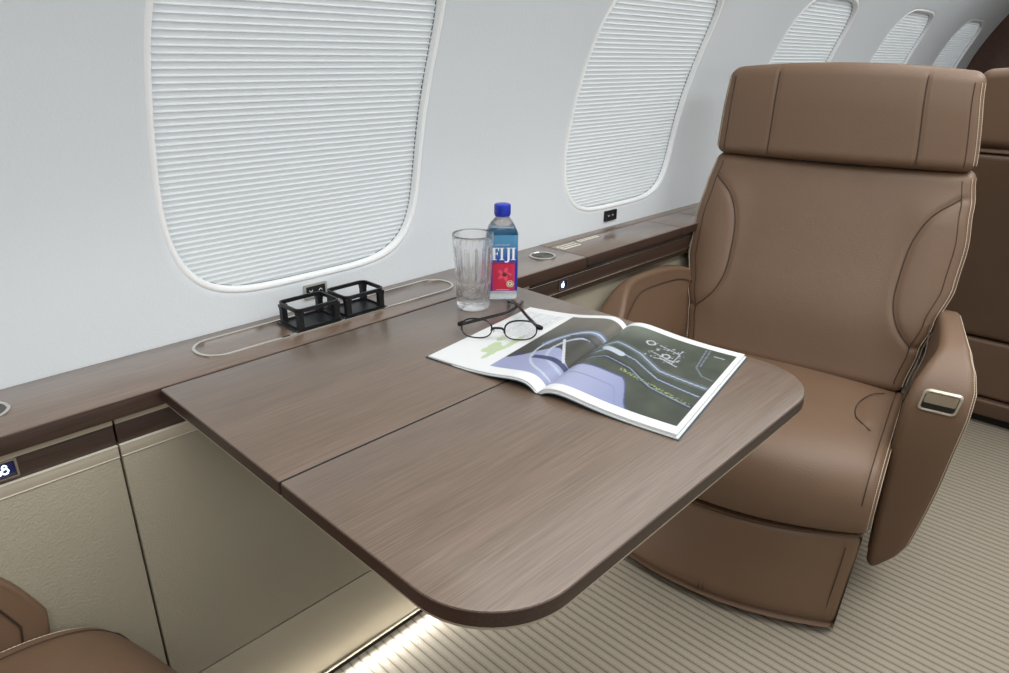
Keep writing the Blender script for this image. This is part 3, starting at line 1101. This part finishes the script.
        A = slab_s(MB(), apoly, lo, hi, 14, 0.016 if sg == aisle else (0.012 if thin > 0.3 else 0.006), aw).build('armrest', LE, T, angle=60)
        path = [(v.x, v.y) for v in catmull([(a, b, 0) for a, b in aprof[0:13]], 6)]
        for ang in (0.8, 1.3):
            pts = []
            for i, (a, b) in enumerate(path):
                a0, b0 = path[max(0, i - 1)]; a1, b1 = path[min(len(path) - 1, i + 1)]
                d = Vector((a1 - a0, b1 - b0)).normalized()
                nrm = Vector((d.y, -d.x))
                if nrm.dot(Vector((a + 0.1, b - 0.35))) < 0: nrm = -nrm
                q = Vector((a, b)) - nrm * (0.016 * (1 - math.cos(ang)) - 0.0005)
                s_ = interp(so_u, b) - 0.016 + 0.0165 * math.sin(ang)
                pts.append(aw((q.x, sg * s_, q.y)))
            stitch_row(A, pts, ST)
        pts = []
        for i, (a, b) in enumerate(path):
            a0, b0 = path[max(0, i - 1)]; a1, b1 = path[min(len(path) - 1, i + 1)]
            d = Vector((a1 - a0, b1 - b0)).normalized()
            nrm = Vector((d.y, -d.x))
            if nrm.dot(Vector((a + 0.1, b - 0.35))) < 0: nrm = -nrm
            q = Vector((a, b)) - nrm * 0.030
            pts.append(aw((q.x, sg * (interp(si_t, q.y) - 0.0004), q.y)))
        seam_line(A, pts[6:], 0.0013, 6, SM)
        if sg == aisle:
            # recline handle set into the front of the aisle-side arm
            zc = 0.526
            hm = M['champagne']
            ez = Vector((0.12, 0.0, 1.0)).normalized()
            es = Vector((0, 1, 0)); en = ez.cross(-es).normalized()
            if en.x < 0: en = -en
            org = Vector((0.1235, sg * 0.3365, zc))
            def hp3(u, v_, w_): return org + es * (0.86 * u * sg + 0.10 * v_) + ez * v_ * 0.79 + en * w_
            o_ = rrect(0.072, 0.056, [0.011, 0.009, 0.013, 0.009], 6)
            i_ = rrect(0.061, 0.045, [0.007, 0.006, 0.009, 0.006], 6)
            mb = MB()
            mb.loft([[hp3(p[0], p[1], w_) for p in pts_] for pts_, w_ in ((o_, -0.004), (o_, 0.0015), (rrect(0.0695, 0.0535, 0.010, 6), 0.0032), (rrect(0.0635, 0.0475, 0.008, 6), 0.0032), (i_, 0.0015), (i_, -0.004))], cap=False, close=True)
            Hn = mb.build('recline_handle', hm, A)
            MB().loft([[hp3(p[0], p[1], w_) for p in i_] for w_ in (-0.002, 0.0004)]).build('recess', M['black'], Hn)
            lv = rrect(0.059, 0.026, [0.004, 0.005, 0.005, 0.004], 5, 0, 0.0085)
            MB().loft([[hp3(p[0], p[1], w_ + (0.0025 if p[1] < 0.0 else 0)) for p in lv] for w_ in (0.0006, 0.0018)]).build('lever', M['satin'], Hn)
    return T


AZ = math.radians(190)
make_seat('brown leather armchair facing the table, seen whole at right', (1.417, 0.553, 0), AZ)
make_seat('brown leather armchair cut off at the lower left corner, facing the table', (-0.063, 0.584, 0.028), math.radians(-1.5), -1, 0.12, (-0.026, -0.014))
make_seat('brown leather armchair turned away, showing its back at the right edge', (2.80, 0.20, 0), math.radians(2))

# ------------------------------------------------------------------ tumbler
TB = thing('glass_tumbler', 'clear cut-crystal tumbler standing on the table beside the water bottle', 'glass', (0.772, 0.8085, 0.7002), 0.1)
NF = 16
def cut(r, z, a):
    if r < 0.012: return r
    k = 0.0
    if 0.045 < z < 0.108:
        e = sst(0.045, 0.055, z) * (1 - sst(0.100, 0.108, z))
        k = 0.0016 * e * (0.5 + 0.5 * math.cos(NF * a)) ** 2
    elif 0.012 < z <= 0.045:
        k = 0.0014 * abs(math.sin(NF * a * 0.5 + z * 160)) * abs(math.sin(NF * a * 0.5 - z * 160))
    return r - k
oz = [(0.001, 0.0), (0.022, 0.0), (0.0255, 0.001), (0.0268, 0.004)] + [(0.0270 + (0.0335 - 0.0270) * (z_ / 0.12) ** 1.1, z_) for z_ in [0.006 + 0.002 * k for k in range(56)]] + [(0.0335, 0.1195), (0.0330, 0.1203), (0.0324, 0.1198)]
iz = [(0.0310 - (0.0310 - 0.0240) * ((0.117 - z_) / 0.10), z_) for z_ in [0.117 - 0.005 * k for k in range(20)]] + [(0.020, 0.0185), (0.012, 0.0172), (0.001, 0.0170)]
mb = MB()
n = 192
rings = []
for (r, z) in oz: rings.append([(cut(r, z, 2 * PI * k / n) * math.cos(2 * PI * k / n), cut(r, z, 2 * PI * k / n) * math.sin(2 * PI * k / n), z) for k in range(n)])
for (r, z) in iz: rings.append([(r * math.cos(2 * PI * k / n), r * math.sin(2 * PI * k / n), z) for k in range(n)])
mb.loft(rings)
mb.xform(Matrix.Diagonal((1.03, 1.03, 1.06, 1)))
mb.build('bowl', M['crystal'], TB, angle=70)

# ------------------------------------------------------------------ water bottle
BT = thing('water_bottle', 'square plastic water bottle with a blue cap and blue label, behind the tumbler', 'bottle', (0.8495, 0.8165, 0.7002), math.radians(-133 + 90))
HB = 0.0262
def sqring(h, r, z, seg=6): return [(p[0], p[1], z) for p in rrect(2 * h, 2 * h, r, seg)]
spec = [(0.020, 0.006, 0.0), (0.0245, 0.008, 0.0012), (HB, 0.009, 0.005), (HB, 0.009, 0.016), (HB - 0.0006, 0.009, 0.018), (HB, 0.009, 0.02), (HB, 0.009, 0.112), (HB - 0.0005, 0.009, 0.116), (0.0235, 0.0095, 0.124), (0.0190, 0.0105, 0.132), (0.0145, 0.0115, 0.1385), (0.0122, 0.0115, 0.1415), (0.0112, 0.0110, 0.144), (0.0112, 0.0110, 0.150)]
body = MB().loft([sqring(h, min(r, h - 0.0001), z) for h, r, z in spec])
BB = body.build('body', M['pet'], BT, angle=50)
cap = MB()
nn = 60
rings = []
for r, z in ((0.0135, 0.1465), (0.0140, 0.1475), (0.0140, 0.161), (0.0136, 0.1635), (0.0120, 0.1645)):
    rings.append([(r * (1 + 0.02 * (k % 2)) * math.cos(2 * PI * k / nn), r * (1 + 0.02 * (k % 2)) * math.sin(2 * PI * k / nn), z) for k in range(nn)])
cap.loft(rings).build('cap', M['cap'], BT)
rg = MB().lathe([(0.0125, 0.1440), (0.0135, 0.1445), (0.0135, 0.1462), (0.0125, 0.1464)], 40).build('cap_ring', M['cap'], BT)


def paint(o, fn, key=None):
    me = o.data
    at = me.color_attributes.new('print', 'FLOAT_COLOR', 'POINT')
    for i, v in enumerate(me.vertices):
        at.data[i].color = fn(v.co)


def lin(r, g, b): return srgb(r, g, b)


def lmix(a, b, t): return tuple(a[i] + (b[i] - a[i]) * t for i in range(4))


# label: wraps the body; the front face (local -Y) carries the print
def sqpath(h, r, n_):
    P_ = [Vector((p[0], p[1], 0)) for p in rrect(2 * h, 2 * h, r, 8)]
    P_.append(P_[0])
    q = resample(P_, 1e9 if n_ < 2 else sum((P_[i + 1] - P_[i]).length for i in range(len(P_) - 1)) / n_)
    return q[:-1]


lab = MB()
zs_ = [0.0165 + (0.116 - 0.0165) * k / 110 for k in range(111)]
sp = sqpath(HB + 0.0003, 0.0092, 240)
rings = [[(p.x, p.y, z) for p in sp] for z in zs_]
lab.loft(rings, cap=False)
LB = lab.build('label', M['label_print'], BB, angle=80)


def label_col(p):
    x, y, z = p
    t = (z - 0.0215) / 0.0945
    blue = lmix(lin(22, 50, 150), lin(82, 140, 176), sst(0.40, 0.98, t))
    if y < -HB * 0.9 and abs(x) < HB * 1.2:
        if 0.0180 < z < 0.0685 and -0.0175 < x < 0.0205:
            # red flower picture
            c = lin(196, 38, 70)
            d = math.hypot(x - 0.003, z - 0.047)
            a = math.atan2(z - 0.047, x - 0.003)
            pet = 0.013 * (0.72 + 0.28 * math.cos(5 * a))
            if d < pet: c = lin(222, 80, 104)
            if d < 0.004: c = lin(112, 24, 40)
            if abs((z - 0.047) + 0.6 * (x - 0.003) - 0.003) < 0.0013 and 0.0 < x < 0.012: c = lin(120, 60, 40)
            if 0.0655 < z: c = lin(160, 30, 60)
            db = math.hypot(x - 0.013, z - 0.030)
            if db < 0.0062: c = lin(222, 220, 180)
            if db < 0.0050: c = lin(74, 110, 60)
            if db < 0.0036: c = lin(236, 232, 220)
            if db < 0.0020: c = lin(190, 40, 50)
            return c
        if z < 0.0170: return lin(214, 222, 230)
    return blue


paint(LB, label_col)


def glyph(mb, polys, x0, z0, sc, y, depth=0.0004):
    for pl in polys:
        a = [(x0 + p[0] * sc, y, z0 + p[1] * sc) for p in pl]
        b = [(x0 + p[0] * sc, y - depth, z0 + p[1] * sc) for p in pl]
        mb.loft([a, b])


def bar(x0, x1, y0, y1): return [(x0, y0), (x1, y0), (x1, y1), (x0, y1)]


gl = {
    'F': [bar(0.10, 0.28, 0, 1), bar(0.0, 0.40, 0, 0.05), bar(0, 0.58, 0.94, 1), bar(0.50, 0.58, 0.76, 0.95), bar(0.27, 0.44, 0.49, 0.55), bar(0.41, 0.47, 0.40, 0.64)],
    'I': [bar(0.10, 0.28, 0, 1), bar(0, 0.38, 0, 0.05), bar(0, 0.38, 0.95, 1)],
    'J': [bar(0.20, 0.38, 0.0, 1), bar(0.10, 0.48, 0.95, 1), [(0.20, 0.05), (0.38, 0.02), (0.30, -0.16), (0.12, -0.22), (-0.02, -0.18), (-0.02, -0.06), (0.08, -0.12), (0.18, -0.08)]],
}
x = -0.0190
for ch, adv in (('F', 0.66), ('I', 0.47), ('J', 0.52), ('I', 0.4)):
    tx = MB()
    glyph(tx, gl[ch], x, 0.0730, 0.0215, -(HB + 0.0004))
    tx.build('letter', M['white_print'], LB, smooth=False)
    x += adv * 0.0200
tx = MB()
# small script line above and small line below the word
for k in range(10):
    x_ = -0.013 + k * 0.0026
    tx.tube([(x_, -(HB + 0.0006), 0.0985), (x_ + 0.0008, -(HB + 0.0006), 0.1002 + 0.0006 * (k % 3)), (x_ + 0.0018, -(HB + 0.0006), 0.0985)], 0.00025, 4)
for k in range(9):
    tx.rbox((-0.010 + k * 0.0026, -(HB + 0.0005), 0.0192), (0.0018, 0.0003, 0.0008), 0.0001, 1)
tx.build('lettering', M['white_print'], LB, smooth=False)

# ------------------------------------------------------------------ magazine
MG = thing('open_magazine', 'open magazine with cabin photographs lying face up on the table', 'magazine', (0.6035, 0.5145, 0.7004), math.radians(11.0))
# local x = along the spine (0..ML), local y = across (+ towards the wall = left page)
ML, MWL, MWR = 0.281, 0.176, 0.180


def hl(v):   # left page height
    t = v / MWL
    return 0.0012 + 0.0135 * (t / 0.16) * math.exp(1 - t / 0.16) * (1 - 0.6 * t) * 0.98 + 0.0015 * t


def hr(v):
    t = v / MWR
    return 0.0016 + 0.0125 * (t / 0.18) * math.exp(1 - t / 0.18) * (1 - 0.55 * t) + 0.0042 * t


def fbm(x, y, s):
    return noise.noise(Vector((x * s, y * s, 3.1))) * 0.6 + noise.noise(Vector((x * s * 2.3, y * s * 2.3, 7.7))) * 0.4


def seg_d(u, v, a, b):
    dx, dy = b[0] - a[0], b[1] - a[1]
    t = max(0, min(1, ((u - a[0]) * dx + (v - a[1]) * dy) / (dx * dx + dy * dy)))
    return math.hypot(u - a[0] - dx * t, v - a[1] - dy * t)


def line_d(u, v, pts):
    return min(seg_d(u, v, pts[i], pts[i + 1]) for i in range(len(pts) - 1))


WHITE = lin(250, 252, 252)


def right_print(u, v):
    """u 0..1 along the spine (0 = near end), v 0..1 from the spine outwards"""
    if v > 0.972 or u < 0.065 or u > 0.940: return WHITE
    c = lmix(lin(60, 66, 58), lin(92, 98, 86), 0.5 + 0.6 * fbm(u, v, 6))
    c = lmix(c, lin(132, 140, 128), 0.8 * sst(0.70, 0.95, u) * (1 - sst(0.15, 0.6, v)))
    # blinds / table edge running across the picture
    for i, (L, wd, cl, cc_) in enumerate((
            ([(0.36, 0.0), (0.47, 0.18), (0.44, 0.4), (0.33, 0.62), (0.26, 0.95)], 0.030, lin(40, 46, 66), lin(140, 152, 176)),
            ([(0.46, 0.0), (0.57, 0.16), (0.54, 0.38), (0.43, 0.62), (0.38, 0.95)], 0.022, lin(66, 80, 108), lin(168, 178, 194)),
            ([(0.56, 0.0), (0.67, 0.14), (0.63, 0.36), (0.52, 0.58), (0.48, 0.95)], 0.034, lin(112, 126, 144), lin(184, 194, 204)))):
        d = line_d(u, v, L)
        if d < wd: c = lmix(c, cl, 0.8 * (1 - sst(wd * 0.5, wd, d)) * (0.75 + 0.5 * fbm(u, v, 30)))
        if d < 0.0045: c = cc_
    # lavender chair panel by the near edge
    e = u - (0.070 + 0.27 * (1 - sst(0.40, 0.64, v)))
    if e < 0 and v < 0.64:
        c = lmix(lin(176, 182, 214), lin(150, 158, 198), sst(0.1, 0.6, v))
        if e > -0.016: c = lin(84, 94, 138)
        if e < -0.12 and e > -0.128: c = lin(140, 146, 190)
    if line_d(u, v, [(0.575, 0.10), (0.545, 0.26)]) < 0.024: c = lin(196, 208, 222)
    # green flecks
    if line_d(u, v, [(0.40, 0.36), (0.36, 0.58), (0.28, 0.92)]) < 0.014 and fbm(u, v, 75) > 0.10: c = lin(160, 176, 112)
    # place setting: small metal glints
    for (a, b, r_) in ((0.790, 0.35, 0.026), (0.700, 0.53, 0.022)):
        d = math.hypot(u - a, (v - b) * 0.8)
        if abs(d - r_) < 0.005: c = lin(206, 212, 214)
    for L in ([(0.70, 0.40), (0.66, 0.62)], [(0.80, 0.42), (0.77, 0.60)], [(0.64, 0.46), (0.68, 0.64)], [(0.82, 0.60), (0.64, 0.61)], [(0.66, 0.50), (0.62, 0.66)]):
        if line_d(u, v, L) < 0.0035: c = lin(196, 200, 212)
    if 0.62 < u < 0.82 and 0.34 < v < 0.66 and fbm(u, v, 42) > 0.30: c = lin(188, 194, 200)
    for L in ([(0.93, 0.74), (0.68, 0.78), (0.60, 0.86), (0.58, 0.95)], [(0.93, 0.77), (0.70, 0.80)]):
        if line_d(u, v, L) < 0.005: c = lin(122, 132, 146)
    if 0.86 < u < 0.872 and 0.82 < v < 0.91: c = lin(180, 184, 186)
    return c


def left_print(u, v):
    """photo occupies the part by the spine, text and a green map outside it"""
    edge = 0.50
    if v < edge and 0.075 < u < 0.95:
        c = lmix(lin(70, 70, 64), lin(118, 114, 104), sst(0.45, 0.95, u) + 0.3 * fbm(u, v, 5))
        if u < 0.22 + 0.20 * sst(0.0, 0.3, edge - v) * (1 - sst(0.30, 0.5, edge - v) * 0.6):
            c = lin(164, 170, 206)
        dd = abs(math.hypot((u - 0.42) * 1.0, (v - 0.02) * 0.9) - 0.30)
        if dd < 0.03 and u > 0.45: c = lin(116, 132, 160)
        if dd < 0.008: c = lin(196, 208, 222)
        dd = abs(math.hypot((u - 0.42) * 1.0, (v - 0.02) * 0.9) - 0.20)
        if dd < 0.012: c = lin(184, 198, 220)
        if abs(u - 0.62) < 0.012 and v < 0.25: c = lin(60, 70, 90)
        if math.hypot(u - 0.28, v - 0.43) < 0.02: c = lin(60, 60, 120)
        if 0.25 < u < 0.3 and v < 0.3: c = lin(62, 72, 110)
        if seg_d(u, v, (0.3, 0.05), (0.55, 0.25)) < 0.01: c = lin(210, 216, 224)
        return c
    if v >= edge:
        c = WHITE
        # green terrain map
        for (a, b, ra, rb) in ((0.30, 0.70, 0.09, 0.055), (0.40, 0.62, 0.14, 0.030), (0.22, 0.64, 0.08, 0.03), (0.44, 0.75, 0.045, 0.035)):
            if ((u - a) / ra) ** 2 + ((v - b) / rb) ** 2 < 1 + fbm(u, v, 12): c = lin(208, 226, 186)
        # text columns
        if 0.50 < u < 0.93 and 0.56 < v < 0.95:
            if (v * 62) % 1 < 0.45 and fbm(u * 3, round(v * 62), 9) > -0.22: c = lin(206, 210, 214)
        if 0.36 < u < 0.50 and 0.70 < v < 0.80 and (v * 62) % 1 < 0.45 and u > 0.46: c = lin(206, 210, 214)
        return c
    return WHITE


def page_block(h, W, sign, printfn, skew, name, thick):
    nu, nv = 200, 150
    mb = MB()
    # curved stack: top sheet, plus underlying sheets visible at the edges
    def pt(u, v, drop, grow):
        a0, a1, w0, w1 = skew
        xs0, xs1 = a0 * v, ML + (a1 - ML) * v
        y = sign * (v * (w0 + (w1 - w0) * u + grow) + 0.0003)
        x = xs0 + (xs1 - xs0) * u + grow * (u - 0.5)
        return (x, y, max(0.0006, h(v * W) - drop))
    tops = MB().grid(lambda u, v: pt(u, v, 0, 0), [k / nu for k in range(nu + 1)], [k / nv for k in range(nv + 1)])
    top = tops.build(name, M['page_print'], MG, angle=180)
    at = top.data.color_attributes.new('print', 'FLOAT_COLOR', 'POINT')
    i = 0
    for a in range(nu + 1):
        for b in range(nv + 1):
            at.data[i].color = printfn(a / nu, b / nv); i += 1
    # paper body
    us = [k / 40 for k in range(41)]; vs = [k / 60 for k in range(61)]
    def stack(nm, d0, d1, grow, mat):
        m_ = MB()
        rings = []
        for v in vs:
            q0, q1 = pt(0, v, d0, grow), pt(1, v, d0, grow)
            q2, q3 = pt(1, v, d1, grow), pt(0, v, d1, grow)
            rings.append([q0, q1, (q2[0], q2[1], min(q2[2], q1[2] - 0.0001)), (q3[0], q3[1], min(q3[2], q0[2] - 0.0001))])
        m_.loft(rings)
        return m_.build(nm, mat, MG, smooth=False)
    stack('page_stack', 0.00025, thick * 0.62, 0.0010, M['paper'])
    stack('page_stack', thick * 0.66, thick * 0.90, 0.0034, M['paper'])
    stack('cover', thick * 0.94, thick * 0.94 + 0.0008, 0.0052, M['cover'])


page_block(hl, MWL, 1, left_print, (0.010, 0.267, 0.184, 0.170), 'left_page', 0.0040)
page_block(hr, MWR, -1, right_print, (-0.011, 0.262, 0.186, 0.188), 'right_page', 0.0060)

# ------------------------------------------------------------------ eyeglasses
EG = thing('eyeglasses', 'black half-rim eyeglasses resting on the open magazine and table', 'eyeglasses', (0.698, 0.675, 0.7005))
E0 = Vector((0.698, 0.675, 0.7005))
h1, h2 = Vector((0.665, 0.727, 0.7185)) - E0, Vector((0.730, 0.623, 0.7235)) - E0
ax = (h2 - h1).normalized()
fwd = Vector((ax.y, -ax.x, 0)).normalized()      # away from the table corner, towards the camera
if fwd.x > 0: fwd = -fwd
upv = (Vector((0, 0, 1)) + fwd * -0.35).normalized()
mid = (h1 + h2) / 2
Wd = (h2 - h1).length


def ep(u, w_, bow=0.006):
    """u -1..1 across the front, w up"""
    return mid + ax * (u * Wd / 2) + upv * w_ + fwd * (bow * (1 - u * u))


def lens_outline(sg, n_=40):
    pts = []
    for k in range(n_):
        a = 2 * PI * k / n_
        c_, s_ = math.cos(a), math.sin(a)
        u = sg * 0.55 + 0.39 * math.copysign(abs(c_) ** 0.8, c_)
        w_ = -0.003 + 0.0135 * math.copysign(abs(s_) ** 0.85, s_) + (0.0015 if s_ > 0 else 0)
        pts.append(ep(u, w_))
    return pts


FR = None
for sg in (-1, 1):
    L = lens_outline(sg)
    a = [p + fwd * 0.0006 for p in L]; b = [p - fwd * 0.0006 for p in L]
    MB().loft([a, b]).build('lens', M['lens'], EG)
    rimb = [L[k] for k in range(len(L))]
    low = [p for k, p in enumerate(L) if 18 <= k <= 40]
    upp = [p for k, p in enumerate(L) if k <= 22]
    rm = MB()
    rm.tube(upp, 0.0014, 7)
    rm.tube(low + [L[0]], 0.0010, 7)
    rm.build('rim', M['frame_black'], EG)
br = MB().tube([ep(-0.17, -0.004), ep(-0.10, 0.0005, 0.008), ep(0, 0.0015, 0.010), ep(0.10, 0.0005, 0.008), ep(0.17, -0.004)], 0.0019, 8)
br.build('bridge', M['frame_black'], EG)
for sg in (-1, 1):
    MB().tube([ep(sg * 0.12, -0.001), ep(sg * 0.10, -0.003) - fwd * 0.005, ep(sg * 0.13, -0.009) - fwd * 0.006], 0.0007, 6).build('nose_pad', M['satin'], EG)
    MB().tube([ep(sg * 0.92, 0.004), ep(sg * 1.0, 0.002), ep(sg * 1.03, -0.001) - fwd * 0.005], 0.0036, 8).build('hinge', M['frame_black'], EG)
t1 = [h1, Vector((0.700, 0.728, 0.716)) - E0, Vector((0.721, 0.724, 0.7160)) - E0, Vector((0.760, 0.719, 0.7160)) - E0, Vector((0.800, 0.735, 0.712)) - E0, Vector((0.843, 0.761, 0.7035)) - E0]
t2 = [h2, Vector((0.748, 0.652, 0.721)) - E0, Vector((0.766, 0.682, 0.7195)) - E0, Vector((0.795, 0.725, 0.7165)) - E0, Vector((0.815, 0.755, 0.711)) - E0, Vector((0.829, 0.780, 0.7035)) - E0]
for T_ in (t1, t2):
    MB().tube(catmull(T_, 6), lambda t: 0.0026 + 0.0009 * sst(0.6, 0.95, t), 8).build('temple', M['frame_black'], EG)
